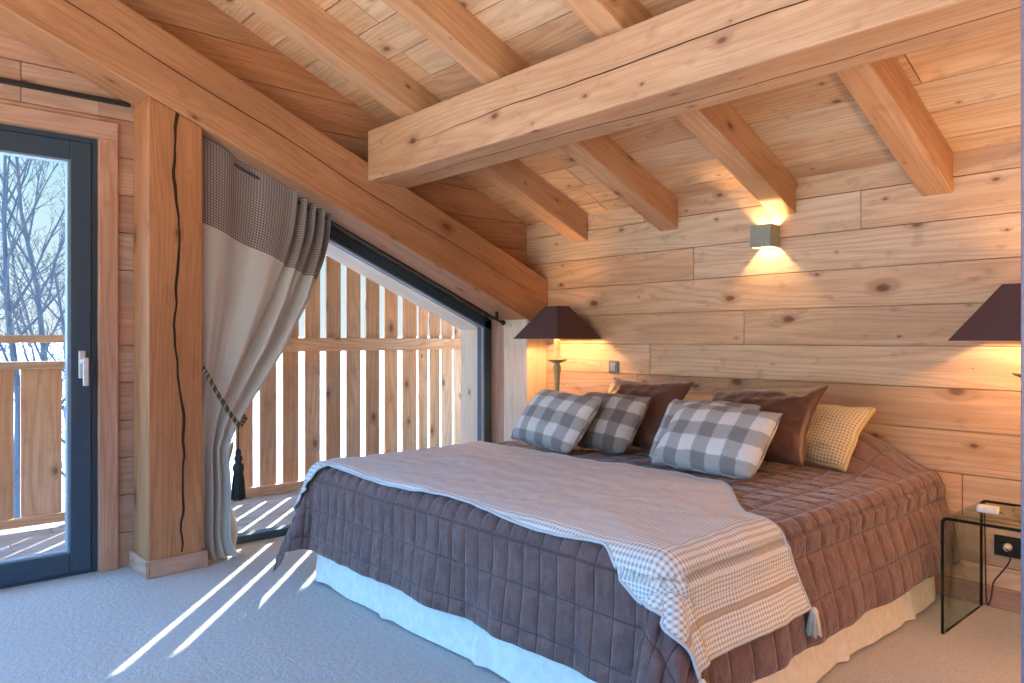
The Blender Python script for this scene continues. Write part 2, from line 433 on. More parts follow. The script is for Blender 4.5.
# ceiling
mb = MB()
cl = math.sqrt(1+SL*SL); dn = Vector((0, 1, -SL))/cl; nn = Vector((0, SL, 1))/cl
Lr = (YB+.1-RY)*cl
planks(mb, [(-6.6, 0), (X1+.1, 0), (X1+.1, Lr), (-6.6, Lr)], (0, RY, ceil_z(RY)), (1, 0, 0), dn, nn, pitch=.205, gap=.006, off=((YB-3.725)*-1+YB-RY)*cl % .205, seed=11)
struct(mb.build('ceiling', M['ceil'], bevel=.0015))
mb = MB(); L0 = (YB+.12-RY)*cl; L1 = (5.7-RY)*cl      # eave over the balcony
planks(mb, [(-7.09, L0), (-4.7, L0), (-4.7, L1), (-7.09, L1)], (0, RY, ceil_z(RY)), (1, 0, 0), dn, nn, pitch=.205, seed=13)
planks(mb, [(-7.09, 0), (-6.6, 0), (-6.6, L0), (-7.09, L0)], (0, RY, ceil_z(RY)), (1, 0, 0), dn, nn, pitch=.205, seed=14)
struct(mb.build('ceiling', M['ceil']))
mb = MB()
planks(mb, [(-4.6, 0), (X1+.1, 0), (X1+.1, 2.3), (-4.6, 2.3)], (0, RY, ceil_z(RY)), (1, 0, 0), Vector((0, -1, -SL))/cl, Vector((0, -SL, 1))/cl, pitch=.205, seed=12)
struct(mb.build('ceiling', M['ceil']))

# window wall
mb = MB()
DY0, DY1, DZ = -2.1, .955, 2.232             # door opening
O = (-4.26, 0, 0); A = ((0, 1, 0), (0, 0, 1), (-1, 0, 0))
zt = lambda y: beam_b(y)+.2
planks(mb, [(DY1+.0, 0), (1.42, 0), (1.42, zt(1.42)), (DY1, zt(DY1))], O, *A, off=1.167-.197*6, back=.38, seed=21, lmin=5, lmax=6)
planks(mb, [(DY0, DZ), (DY1, DZ), (DY1, zt(DY1)), (DY0, zt(DY0))], O, *A, off=1.167-.197*6, back=.10, seed=26, joints={11: [.25], 12: [.62], 13: [-.2]})
planks(mb, [(YF_, 0), (DY0, 0), (DY0, 3.3), (YF_, 3.3)], O, *A, back=.30, seed=23)
mb.box(-4.66, -4.285, 3.64, 3.95, 0, zt(3.7), (0, 0, 1))
struct(mb.build('wall_left', M['trimw'], bevel=.0015))
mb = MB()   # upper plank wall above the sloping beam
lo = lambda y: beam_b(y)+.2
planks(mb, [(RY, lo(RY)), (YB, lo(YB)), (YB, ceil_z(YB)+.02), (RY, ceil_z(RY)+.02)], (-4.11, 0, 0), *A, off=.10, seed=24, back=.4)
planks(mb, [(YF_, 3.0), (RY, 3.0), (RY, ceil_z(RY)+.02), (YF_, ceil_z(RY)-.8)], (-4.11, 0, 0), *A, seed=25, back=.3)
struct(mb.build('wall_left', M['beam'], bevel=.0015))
mb = MB(); planks(mb, [(YF_, 0), (YB, 0), (YB, ceil_z(YB)), (RY, ceil_z(RY)), (YF_, ceil_z(RY)-.8)], (X1, 0, 0), (0, 1, 0), (0, 0, 1), (1, 0, 0), seed=31)
struct(mb.build('wall_right', M['wall']))
mb = MB()
for q in ([(-4.3, 0), (X1, 0), (X1, .12), (-4.3, .12)], [(-4.3, .12), (-4.0, .12), (-4.0, 2.7), (-4.3, 2.7)], [(1.7, .12), (X1, .12), (X1, 2.7), (1.7, 2.7)], [(-4.3, 2.7), (X1, 2.7), (X1, 3.8), (-4.3, 3.8)]):
    planks(mb, q, (0, YF_, 0), (1, 0, 0), (0, 0, 1), (0, -1, 0), seed=32)
struct(mb.build('wall_front', M['wall']))

# exterior reveal of the trapezoid window
mb = MB()
mb.box(-4.66, -4.37, 3.625, 3.64, 0, beam_b(3.63)+.02, (0, 0, 1), .7)
y0, y1 = 1.43, 3.64
mb.prism([(-4.66, y0, beam_b(y0)-.075), (-4.66, y1, beam_b(y1)-.075), (-4.66, y1, beam_b(y1)+.2), (-4.66, y0, beam_b(y0)+.2)], (.29, 0, 0), (0, 1, -BS), .8)
struct(mb.build('trim_1', M['pale'], bevel=.002))
mb = MB(); mb.box(-4.37, -4.15, 3.63, 3.80, 0, beam_b(3.63)-.0, (0, 0, 1), .2); struct(mb.build('trim_2', M['trimw'], bevel=.002))
# door casing
mb = MB()
cx0, cx1 = -4.262, -4.238
mb.box(cx0, cx1, DY1-.002, DY1+.088, 0, DZ, (0, 0, 1), .55)
mb.box(cx0, cx1, DY0-.09, DY1+.088, DZ, DZ+.09, (0, 1, 0), .65)
mb.box(cx0, cx1, DY0-.09, DY0, 0, DZ, (0, 0, 1), .5)
struct(mb.build('trim_3', M['trimw'], bevel=.003))

# glazed door (fixed dark frame, leaf, pane, handle)
door = thing('door_1', (-4.3, .9, 0), None, None); struct(door)
def ring(mb, x0, x1, y0, y1, z0, z1, w, wb_=None):
    wb_ = wb_ or w
    mb.box(x0, x1, y0, y0+w, z0, z1); mb.box(x0, x1, y1-w, y1, z0, z1)
    mb.box(x0, x1, y0+w, y1-w, z0, z0+wb_); mb.box(x0, x1, y0+w, y1-w, z1-w, z1)
mb = MB(); ring(mb, -4.38, -4.278, DY0, DY1, 0, DZ, .03, .02); mb.build('door_frame', M['alu'], door, bevel=.003)
LY0 = -.25
mb = MB(); ring(mb, -4.37, -4.262, LY0, DY1-.032, .02, DZ-.032, .095, .10)
ring(mb, -4.37, -4.30, DY0+.03, LY0-.004, .02, DZ-.032, .07, .10); mb.build('door_leaf', M['alu'], door, bevel=.004)
mb = MB(); ring(mb, -4.330, -4.272, LY0+.095, DY1-.127, .12, DZ-.127, .010); mb.build('gasket', M['rubber'], door)
mb = MB(); mb.box(-4.334, -4.326, LY0+.09, DY1-.122, .11, DZ-.12); mb.box(-4.334, -4.326, DY0+.09, LY0-.06, .11, DZ-.09)
mb.build('door_glass', M['glass'], door)
mb = MB(); hy = DY1-.075
mb.box(-4.262, -4.252, hy-.016, hy+.016, 1.0, 1.14); mb.box(-4.262, -4.222, hy-.011, hy+.011, 1.075, 1.10)
mb.box(-4.232, -4.218, hy-.013+.01, hy+.013+.01, .962, 1.105); mb.build('door_handle', M['chrome'], door, bevel=.004, seg=2)

# trapezoid window
win = thing('window_1', (-4.32, 2.5, 0), None, None); struct(win)
mb = MB(); wx0, wx1 = -4.37, -4.285
WY0, WY1 = 1.40, 3.63
mb.box(wx0, wx1, WY0, WY1, 0, .045); mb.box(wx0, wx1, WY1-.075, WY1, .045, beam_b(WY1))
mb.box(wx0, wx1, WY0, WY0+.06, .045, beam_b(WY0))
mb.prism([(wx0, WY0, beam_b(WY0)-.085), (wx0, WY1, beam_b(WY1)-.085), (wx0, WY1, beam_b(WY1)-.005), (wx0, WY0, beam_b(WY0)-.005)], (wx1-wx0, 0, 0), (0, 1, -BS))
mb.build('window_frame', M['alu'], win, bevel=.004)
mb = MB()
mb.prism([(-4.334, WY0+.05, .04), (-4.334, WY1-.07, .04), (-4.334, WY1-.07, beam_b(WY1-.07)-.08), (-4.334, WY0+.05, beam_b(WY0+.05)-.08)], (.008, 0, 0), (0, 1, 0))
mb.build('window_glass', M['glass'], win)
mb = MB()
mb.prism([(-4.300, WY0+.05, beam_b(WY0+.05)-.098), (-4.300, WY1-.07, beam_b(WY1-.07)-.098), (-4.300, WY1-.07, beam_b(WY1-.07)-.085), (-4.300, WY0+.05, beam_b(WY0+.05)-.085)], (.018, 0, 0), (0, 1, -BS))
mb.box(-4.30, -4.282, WY1-.088, WY1-.075, .045, beam_b(WY1)-.06); mb.build('gasket', M['rubber'], win)

# unseen wide window added behind the viewpoint to brighten the room
w2 = thing('window_added', (-1.1, YF_, .1), None, None); struct(w2)
mb = MB()
for xa, xb in ((-4.0, -3.93), (-2.14, -2.06), (-.26, -.18), (1.63, 1.7)): mb.box(xa, xb, YF_-.09, YF_, .12, 2.7)
mb.box(-3.93, 1.63, YF_-.09, YF_, .12, .19); mb.box(-3.93, 1.63, YF_-.09, YF_, 2.63, 2.7); mb.build('window_frame', M['alu'], w2, bevel=.003)
mb = MB(); mb.box(-3.95, 1.65, YF_-.05, YF_-.042, .15, 2.67); mb.build('window_glass', M['glass'], w2)

# ------------------------------------------------------------------ timbers
def strip(mb, pts, nrm, widths, th=.0012):
    """dark drying check lying in a timber face: tapering sliver along pts"""
    pts = [Vector(p) for p in pts]; nrm = Vector(nrm)
    L = []; R_ = []
    for i, p in enumerate(pts):
        t = (pts[min(i+1, len(pts)-1)]-pts[max(i-1, 0)]).normalized(); s_ = t.cross(nrm).normalized()*widths[i]/2
        L.append(p+s_); R_.append(p-s_)
    for i in range(len(pts)-1):
        mb.prism([L[i], L[i+1], R_[i+1], R_[i]], nrm*th, (1, 0, 0), .5)
def wander(a, b, n, amp, seed, freq=3.0):
    a, b = Vector(a), Vector(b); out = []
    for i in range(n+1):
        t = i/n; p = a.lerp(b, t); q = mn.noise(Vector((t*freq, seed*3.7, 0)))*amp+mn.noise(Vector((t*freq*6, seed*1.7, 5)))*amp*.22
        out.append((p, q))
    return out

post = thing('timber_post', (-4.13, 1.25, 0), 'thick square larch post with a long wavy crack, between the glass door and the curtain', 'post')
mb = MB(); mb.prism([(-4.259, 1.12, 0), (-4.259, 1.385, 0), (-4.259, 1.385, beam_b(1.385)-.001), (-4.259, 1.12, beam_b(1.12)-.001)], (.272, 0, 0), (0, 0, 1), .55, ro=(3.2, 8.1)); mb.build('shaft', M['beam'], post, bevel=.006, seg=2)
mb = MB(); w_ = wander((-3.9865, 1.262, .10), (-3.9865, 1.235, 2.365), 60, .055, 2, 4)
strip(mb, [p+Vector((0, q, 0)) for p, q in w_], (1, 0, 0), [.009+.010*abs(mn.noise(Vector((i*.09, 3, 0))))*2 for i in range(61)])
mb.build('drying_crack', M['crack'], post)
mb = MB(); mb.box(-4.262, -3.968, 1.10, 1.12, 0, .086, (1, 0, 0), .6); mb.box(-3.987, -3.968, 1.12, 1.405, 0, .086, (0, 1, 0), .5); mb.box(-4.262, -3.987, 1.385, 1.405, 0, .086, (1, 0, 0), .6)
mb.build('plinth', M['trimw'], post, bevel=.003)

mb = MB(); mb.prism([(-4.15, 3.63, 0), (-4.15, 3.829, 0), (-4.15, 3.829, beam_b(3.829)-.001), (-4.15, 3.63, beam_b(3.63)-.001)], (.258, 0, 0), (0, 0, 1), .62)
tag(mb.build('timber_post', M['pale'], bevel=.005, seg=2), 'pale corner post under the low end of the sloping beam, beside the left lamp', 'post')

gb = thing('sloping_beam', (-4.1, 1.0, 2.4), 'massive larch beam sloping down along the window wall above door, curtain and window', 'beam')
def sheared(mb, x0, x1, y0, y1, zb, zt_, tone, ro):
    mb.prism([(x0, y0, zb(y0)), (x0, y1, zb(y1)), (x0, y1, zt_(y1)), (x0, y0, zt_(y0))], (x1-x0, 0, 0), (0, 1, -SL), tone, ro=ro)
mb = MB()
ba, bb_ = RY, YB-.001
mb.prism([(-4.25, ba, beam_b(ba)), (beam_x(ba), ba, beam_b(ba)), (beam_x(bb_), bb_, beam_b(bb_)), (-4.25, bb_, beam_b(bb_))], (0, 0, .378), (0, 1, -BS), .45, ro=(11, 4))
mb.build('timber', M['beam'], gb, bevel=.010, seg=2)
for (ya, yb, off, sd_) in ((-.6, 3.7, .20, 4),):
    mb = MB(); w_ = wander((beam_x(ya)+.0005, ya, beam_b(ya)+off), (beam_x(yb)+.0005, yb, beam_b(yb)+off), 50, .03, sd_, 5)
    strip(mb, [p+Vector((0, 0, q)) for p, q in w_], (1, 0, 0), [.0015+.0035*math.sin(i/50*math.pi) for i in range(51)])
    mb.build('drying_crack', M['crack'], gb)

pu = thing('cross_beam', (-1.0, 2.5, 2.16), 'heavy square larch cross beam carrying the rafters, parallel to the headboard wall', 'beam')
mb = MB(); mb.prism([(-3.935, 2.345, 2.158), (-3.935, 2.65, 2.158), (-3.935, 2.65, 2.465), (-3.935, 2.345, 2.465)], (X1+3.935, 0, 0), (1, 0, 0), .75, ro=(4.4, 1.3)); mb.build('timber', M['timber'], pu, bevel=.010, seg=2)
for (xa, xb, z, sd_, n_) in ((-3.5, -.2, 2.30, 3, (0, -1, 0)),):
    mb = MB(); w_ = wander((xa, 2.3445, z), (xb, 2.3445, z+.03), 60, .035, sd_, 3)
    strip(mb, [p+Vector((0, 0, q)) for p, q in w_], n_, [.001+.0045*math.sin(i/60*math.pi) for i in range(61)]); mb.build('drying_crack', M['crack'], pu)
mb = MB(); w_ = wander((-3.6, 2.5, 2.1575), (-.6, 2.52, 2.1575), 60, .04, 8, 3)
strip(mb, [p+Vector((0, q, 0)) for p, q in w_], (0, 0, -1), [.001+.003*math.sin(i/60*math.pi) for i in range(61)]); mb.build('drying_crack', M['crack'], pu)

where = ['nearest to the window wall', 'second from the window wall', 'ending just above the wall sconce', 'fourth from the window wall, right of the sconce', 'fifth from the window wall, cut by the right picture edge', 'sixth from the window wall']
for i, xr in enumerate((-3.485, -2.735, -1.965, -1.197, -.43, .34)):
    mb = MB(); sheared(mb, xr-.135, xr, RY, YB-.001, lambda y: 1.88+SL*(YB-y), lambda y: ceil_z(y)+.001, random.uniform(.45, .85), (random.uniform(0, 50), random.uniform(0, 50)))
    tag(mb.build('rafter', M['timber'], bevel=.004), 'larch ceiling rafter %s' % where[i], 'rafter', 'rafters under the sloping plank ceiling')

# mauve jamb cut by the right picture edge
mb = MB(); mb.box(-.486, -.43, 2.0, 2.05, 0, ceil_z(2.05)-.19); tag(mb.build('door_jamb', M['jamb'], bevel=.002), 'thin mauve-grey upright jamb along the right picture edge', 'door jamb')

# ------------------------------------------------------------------ balcony
mb = MB(); planks(mb, [(-1.8, 4.38), (5.2, 4.38), (5.2, 5.62), (-1.8, 5.62)], (0, 0, -.005), (0, 1, 0), (-1, 0, 0), (0, 0, -1), pitch=.14, gap=.006, seed=41, back=.06)
tag(mb.build('balcony_deck', M['deck'], bevel=.002), 'grey-brown timber balcony deck striped with sunlight outside the glass', 'deck')
scr = thing('slatted_screen', (-5.55, 3.0, 0), 'tall screen of upright larch slats with bright gaps, closing the balcony outside the window', 'slatted screen')
gaps = [1.21+.1865*i for i in range(15)]      # gap centres
gaps = [g_ for g_ in gaps if g_ < 3.85]+[3.945, 4.08, 4.225, 4.36, 4.5, 4.65, 4.8, 4.95]
for a, b in zip(gaps, gaps[1:]):
    g2 = .027 if a < 3.8 else .013
    ya, yb = a+g2, b-(.027 if b < 3.8 else .013); top = ceil_z(yb)-.03
    mb = MB(); mb.box(-5.565, -5.54, ya, yb, .0, top, (0, 0, 1), tone=random.random()*(1 if a < 3.5 else .6)+(0 if a < 3.5 else .4)); mb.build('slat', M['slat'], scr, bevel=.002)
mb = MB(); mb.box(-5.54, -5.50, 1.172, 5.0, 1.10, 1.209, (0, 1, 0), .6); mb.build('rail', M['slat'], scr, bevel=.003)
mb = MB(); mb.box(-5.54, -5.50, 1.172, 5.0, .0, .07, (0, 1, 0), .5); mb.build('rail', M['slat'], scr, bevel=.003)
rl = thing('balcony_railing', (-5.55, .0, 0), 'waist-high railing of wide amber boards beyond the glass door', 'railing')
yb = 1.03
while yb > -1.7:
    mb = MB(); mb.box(-5.565, -5.54, yb-.225, yb, .05, 1.01, (0, 0, 1)); mb.build('board', M['slat'], rl, bevel=.002); yb -= .262
for z0, z1, x0, x1 in ((1.007, 1.057, -5.60, -5.51), (1.175, 1.225, -5.58, -5.53), (.02, .075, -5.54, -5.50)):
    mb = MB(); mb.box(x0, x1, -1.7, 1.08, z0, z1, (0, 1, 0)); mb.build('rail', M['slat'], rl, bevel=.003)
mb = MB(); mb.box(-5.59, -5.50, 1.08, 1.17, 0, ceil_z(1.17)-.03, (0, 0, 1)); mb.build('newel', M['slat'], rl, bevel=.003)

# snow and winter trees outside
mb = MB()
def gf(s_, t):
    x = -5.8-s_*160; y = -90+t*200
    z = -2.2+1.2*mn.noise(Vector((x*.05, y*.05, 0)))*min(1, s_*6)+max(0, s_-.35)*6
    return (x, y, z)
mb.grid(60, 60, gf, flip=True); tag(mb.build('snow_slope', M['snow']), 'bright snow-covered slope beyond the balcony', 'snow', kind='structure')
def tree(x, y, z, h, seed, label):
    r = random.Random(seed); mb = MB()
    def br(p, d, L, rad, lev):
        n = 5 if lev < 2 else 3; pts = [p]; q = p.copy(); dd = d.copy(); rr = [rad]
        for i in range(n):
            dd = (dd+Vector((r.uniform(-1, 1), r.uniform(-1, 1), r.uniform(-.4, 1)))*.13+Vector((0, 0, .05))).normalized()
            q = q+dd*L/n; pts.append(q.copy()); rr.append(rad*(1-.75*(i+1)/n))
        mb.tube(pts, rr, 6 if lev == 0 else (4 if lev < 3 else 3), cap=False)
        if lev >= 4: return
        m_ = (16, 7, 6, 5)[lev]
        for k in range(m_):
            t = (.22 if lev == 0 else .15)+(.8 if lev == 0 else .85)*(k+r.random())/m_
            f = t*n; i = min(n-1, int(f)); pp = pts[i].lerp(pts[i+1], min(1, f-i))
            ax = dd.orthogonal().normalized(); ax.rotate(Matrix.Rotation(r.uniform(0, 6.28), 3, dd))
            nd = (d.normalized()*(1 if lev else .9)+ax*r.uniform(.45, .95)).normalized()
            br(pp, nd, L*r.uniform(.30, .46)*(1.15-t*.5), max(.004, rad*.42*(1.1-t*.6)), lev+1)
    br(Vector((x, y, z)), Vector((r.uniform(-.06, .06), r.uniform(-.06, .06), 1)), h, h*.012, 0)
    tag(mb.build('bare_tree', M['bark']), label, 'tree', 'bare winter trees beyond the balcony')
tree(-16, 2.3, -3.3, 8.4, 1, 'tall bare winter tree in the middle of the glass door view')
tree(-19, .6, -3.3, 8.8, 2, 'bare winter tree at the left edge of the glass door view')
tree(-15, 3.2, -3.3, 6.0, 3, 'smaller bare tree beside the door frame, right of the others')
tree(-21, 3.9, -3.3, 9.6, 4, 'bare winter tree farthest back behind the balcony railing')
tree(-13, 1.2, -3.3, 5.0, 5, 'low bare tree just above the balcony top rail at far left')

# ------------------------------------------------------------------ curtain rails and curtain
mb = MB(); mb.box(-4.256, -4.228, -1.4, 1.10, 2.42, 2.442, (0, 1, 0)); tag(mb.build('curtain_rail', M['black'], bevel=.002), 'thin black curtain rail on the planks above the glass door', 'curtain rail')
rodz = lambda y: beam_b(y)-.055
rod = thing('curtain_rod', (-4.08, 3.5, 1.3), 'thin black rod slanting under the beam, holding the curtain', 'curtain rod')
mb = MB(); mb.tube([(-4.085, 1.39, rodz(1.39)), (-4.085, 3.56, rodz(3.56))], .009, 10); mb.build('bar', M['black'], rod)
mb = MB(); mb.lathe([(0, 0), (.012, .004), (.018, .014), (.020, .024), (.014, .036), (0, .042)], 0, 0, 16)
mb.build('finial', M['black'], rod, xf=Matrix.Translation((-4.085, 3.55, rodz(3.55)+.004)) @ Matrix.Rotation(math.radians(-112), 4, 'X'))
mb = MB(); mb.box(-4.094, -4.076, 3.50, 3.515, rodz(3.5), beam_b(3.515)+.006); mb.build('bracket', M['black'], rod)

ct = thing('curtain', (-4.08, 1.6, 0), 'greige curtain with checked header, gathered and tied back beside the timber post', 'curtain')
CT_Y0 = 1.386; tie_z = .80
def sm(t): t = max(0, min(1, t)); return t*t*(3-2*t)
# right-hand silhouette (z -> y), read off the photograph
sil = [(2.0, 2.165), (1.80, 2.15), (1.675, 2.12), (1.43, 2.03), (1.136, 1.872), (.857, 1.688), (.73, 1.60), (.60, 1.545), (.4, 1.56), (.2, 1.56), (.0, 1.56)]
def silh(z):
    if z >= sil[0][0]: return sil[0][1]
    for (za, ya), (zb_, yb_) in zip(sil, sil[1:]):
        if z >= zb_: return yb_+(ya-yb_)*(z-zb_)/(za-zb_)
    return sil[-1][1]
def top_y(s):      # flat on the left, packed pleats on the right
    return CT_Y0+.775*(s/.42*.70 if s < .42 else .70+(s-.42)/.58*.30)
def curt(s, t, off=0):
    yt = top_y(s); ztop = beam_b(yt)-.012-.012*sm((s-.42)*8)
    z = ztop*(1-t)+.012*t
    yr = silh(z); w0 = (yr-CT_Y0)
    if z > tie_z:
        k = (ztop-z)/max(.01, ztop-tie_z); q = (yt-CT_Y0)/.775; q2 = q*(1-k**1.5)+(.01+.99*s)*k**1.5
    else: q2 = .01+.99*s; k = 1
    y = CT_Y0+w0*q2
    pl = sm((s-.36)*6)                                # pleats only in the right part at the top
    a_top = .030*pl*math.sin((s-.42)/.58*2*math.pi*4.0+.6)
    slot = -.030*math.exp(-((yt-1.655)/.085)**4)+.012*math.exp(-((yt-1.50)/.06)**2)
    a_low = (.022+.016*s)*math.sin(s*2*math.pi*3.6+2.2*mn.noise(Vector((s*2.2, t*1.1, 1))))+.035*mn.noise(Vector((s*6, t*1.1, 3)))+.010*mn.noise(Vector((s*16, t*2, 8)))
    kk = sm(k*1.4)
    x = -4.060+(a_top+slot)*(1-kk)+a_low*kk*(1.0 if z > tie_z else 1.0)*(.6+.4*min(1, abs(z-tie_z)/.4))
    if z < .15: x += .05*(1-z/.15)**2*(s*.7); y += .05*(1-z/.15)**2*s
    x = min(x, -3.985)
    return Vector((x, y, z))
tH = .205
mb = MB()
mb.grid(150, 140, lambda s, t: curt(s, tH+(1-tH)*t), lambda s, t: (s*1.3, t*2), flip=False); mb.build('curtain_drop', M['curtain'], ct)
mb = MB(); mb.grid(150, 40, lambda s, t: curt(s, tH*t), lambda s, t: (s*1.25, t*.43)); mb.build('checked_header', M['header'], ct)
mb = MB()
def rag(s, t):
    return Vector((-4.14+.03*math.sin(s*12+t*3), 1.47+s*.12+.03*math.sin(t*7+s*2)*1, .62-t*.60))
mb.grid(24, 40, rag, None); mb.build('lining', M['lining'], ct)

tb = thing('curtain_tieback', (-3.99, 1.6, .7), 'dark twisted rope tieback with a hanging black tassel, holding the curtain', 'tieback')
def rope(mb0, mb1, path, r):
    n = 90
    def P(t):
        f = t*(len(path)-1); i = min(len(path)-2, int(f)); return Vector(path[i]).lerp(Vector(path[i+1]), f-i)
    for j in range(3):
        pts = []
        for i in range(n+1):
            t = i/n; p = P(t); d = (P(min(1, t+.01))-P(max(0, t-.01))).normalized(); a = d.orthogonal().normalized(); c = d.cross(a)
            w = t*2*math.pi*11+j*2.094; pts.append(p+(a*math.cos(w)+c*math.sin(w))*r*.55)
        (mb1 if j == 2 else mb0).tube(pts, r*.62, 6)
m0, m1 = MB(), MB()
pa = [(-3.998, 1.388, 1.05), (-3.975, 1.41, 1.0), (-3.968, 1.46, .90), (-3.965, 1.52, .80), (-3.972, 1.575, .725)]
rope(m0, m1, pa, .011)
pb = [(-3.972, 1.575, .725), (-4.05, 1.64, .76), (-4.15, 1.60, .84), (-4.16, 1.5, .95), (-4.10, 1.40, 1.04)]
rope(m0, m1, pb, .011)
m0.build('rope', M['rope1'], tb); m1.build('rope', M['rope2'], tb)
mb = MB(); mb.tube([(-3.97, 1.567, .725), (-3.965, 1.565, .66), (-3.965, 1.565, .60)], .005, 6); mb.build('cord', M['rope1'], tb)
mb = MB(); tx, ty = -3.965, 1.565
mb.lathe([(.004, .61), (.012, .60), (.018, .585), (.013, .575), (.022, .562), (.022, .545), (.014, .535), (.027, .52), (.030, .50), (.027, .485), (.020, .478)][::-1], tx, ty, 18); mb.build('tassel_head', M['tassel'], tb)
mb = MB(); rr = random.Random(3)
for k in range(70):
    a = rr.uniform(0, 6.28); q = math.sqrt(rr.random()); b_ = Vector((tx+.021*q*math.cos(a), ty+.021*q*math.sin(a), .485)); e_ = Vector((tx+.036*q*math.cos(a), ty+.036*q*math.sin(a), .335+rr.uniform(-.006, .006)))
    mb.tube([b_, b_.lerp(e_, .3)+Vector((.004*math.cos(a), .004*math.sin(a), 0)), e_], .0034, 5)
mb.build('tassel_fringe', M['tassel'], tb)

# ------------------------------------------------------------------ bed
xL, xR, yF, ZT, RR = -3.335, -1.295, 1.745, .572, .05
bed = thing('bed', (-2.315, 2.8, 0), 'wide double bed with an ivory pleated skirt, its head against the plank wall', 'bed')
mb = MB()
mb.box(xL-.0, xR, yF, 3.80, .06, .30); mb.build('base', M['mattress'], bed, bevel=.02, seg=2)
mb = MB(); mb.box(xL+.01, xR-.01, yF+.01, 3.80, .30, ZT-.03); mb.build('mattress', M['mattress'], bed, bevel=.05, seg=3)
for lx in (xL+.15, xR-.15):
    for ly in (yF+.15, 3.6):
        mb = MB(); mb.lathe([(.03, 0), (.03, .06)], lx, ly, 16); mb.build('leg', M['black'], bed)
# skirt: one cloth running down the left side, across the foot and up the right side
pth = [(xL-.02, 3.78), (xL-.02, yF-.02), (xR+.02, yF-.02), (xR+.02, 3.78)]
seg = [math.dist(a, b) for a, b in zip(pth, pth[1:])]; TL = sum(seg)
def skirt(s, t):
    d = s*TL; i = 0
    while i < 2 and d > seg[i]: d -= seg[i]; i += 1
    a, b = pth[i], pth[i+1]; f = d/seg[i]; tx_, ty_ = (b[0]-a[0])/seg[i], (b[1]-a[1])/seg[i]
    nx, ny = ((-1, 0), (0, -1), (1, 0))[i]
    D = s*TL; q = t
    cf = min(1, min(d, seg[i]-d)/.12)
    w = .030*mn.noise(Vector((D*2.6, 2, 0)))*t+.008*mn.noise(Vector((D*7, 5, 0)))*t
    pleat = .022*t*max(0, 1-abs(((D+.1) % .62)-.31)/.05)
    fl = (.018 if i == 1 else .06)*t+w+pleat-.004
    fl = max(fl, -.005)*cf+.02*t*(1-cf)
    return (a[0]+tx_*d+nx*fl+(0), a[1]+ty_*d+ny*fl, .36*(1-t)+.008*t+.012*max(0, mn.noise(Vector((D*4, 7, 0))))*t)
mb = MB(); mb.grid(520, 14, skirt, flip=True); mb.build('bed_skirt', M['skirt'], bed)

ARC = math.pi*RR/2
def hump(u, v):
    hx = sm((u-xL+.02)/.3)*sm((xR+.04-u)/.32)
    return .165*hx*sm((v-3.28)/.36)*(1-.30*sm((v-3.68)/.15))
def cloth(u, v):
    a = u-xR if u > xR else (u-xL if u < xL else 0.); b = v-yF if v < yF else 0.
    r = math.hypot(a, b)
    und = .006*mn.noise(Vector((u*3.1, v*3.1, 0)))+.003*mn.noise(Vector((u*9, v*9, 4)))
    uu, vv = min(max(u, xL), xR), max(v, yF)
    z = ZT+und*max(0, 1-r*4)+hump(uu, vv)
    if r < 1e-6: return Vector((u, v, z))
    dx, dy = a/r, b/r
    if r < ARC: th = r/RR; h = RR*math.sin(th); dz = RR*(1-math.cos(th)); e_ = 0
    else:
        e_ = r-ARC; c = min(1, 2.0*abs(a*b)/(r*r))
        s_ = (vv*(1 if a > 0 else -1)+uu+math.atan2(dy, dx)*.35)
        wv = mn.noise(Vector((s_*4.2, 11, 0)))*.030+mn.noise(Vector((s_*11, 3, 0)))*.012
        k = min(1, e_/.36)
        h = RR+e_*.10+wv*k*(1-.5*c)+e_*.30*c+c*k*.016*math.sin(math.atan2(abs(dy), abs(dx))*12)
        if a > 0: h += .045*sm(e_/.30)*(1-.6*c)
        h = max(h, RR+.012)
        dz = RR+e_*(.99-.07*c)
    zz = z-dz
    if zz < .014: h += (.014-zz)*.8; zz = .014+.002*math.sin(u*60)
    return Vector((uu+dx*h, vv+dy*h, zz))
def cnorm(u, v):
    e_ = .004; p = cloth(u, v); n = (cloth(u+e_, v)-p).cross(cloth(u, v+e_)-p)
    return n.normalized() if n.length > 1e-12 else Vector((0, 0, 1))
def ln(x, p, w=.010):
    d = abs((x/p+.5) % 1-.5)*p
    return 1-math.exp(-(d/w)**2)
OV = .425
U0, U1, V0, V1 = xL-OV, xR+OV, yF-OV, 3.815
def quilt(s, t):
    u = U0+(U1-U0)*s; v = V0+(V1-V0)*t
    ju = .0*mn.noise(Vector((v*5, 1, 0))); jv = .0*mn.noise(Vector((u*5, 2, 0)))
    if v < yF: p = min(ln(u+ju, .079, .009), ln(v+jv+.02, .14, .013))
    else: p = min(ln(v+jv, .112, .009), ln(u+ju+.01, .142, .013))
    edge = min(u-U0, U1-u, v-V0); p *= sm(edge/.02)
    wr = .0035*mn.noise(Vector((u*22, v*14, 9)))+.0025*mn.noise(Vector((u*40, v*34, 2)))
    return cloth(u, v)+cnorm(u, v)*(.004+.0082*p+wr*p)
mb = MB(); mb.grid(390, 340, quilt, lambda s, t: (U0+(U1-U0)*s, V0+(V1-V0)*t)); 
bs = mb.build('bedspread', M['quilt'])
tag(bs, 'mauve-brown quilted bedspread stitched in small rectangles, draped over the bed to above the floor', 'bedspread')

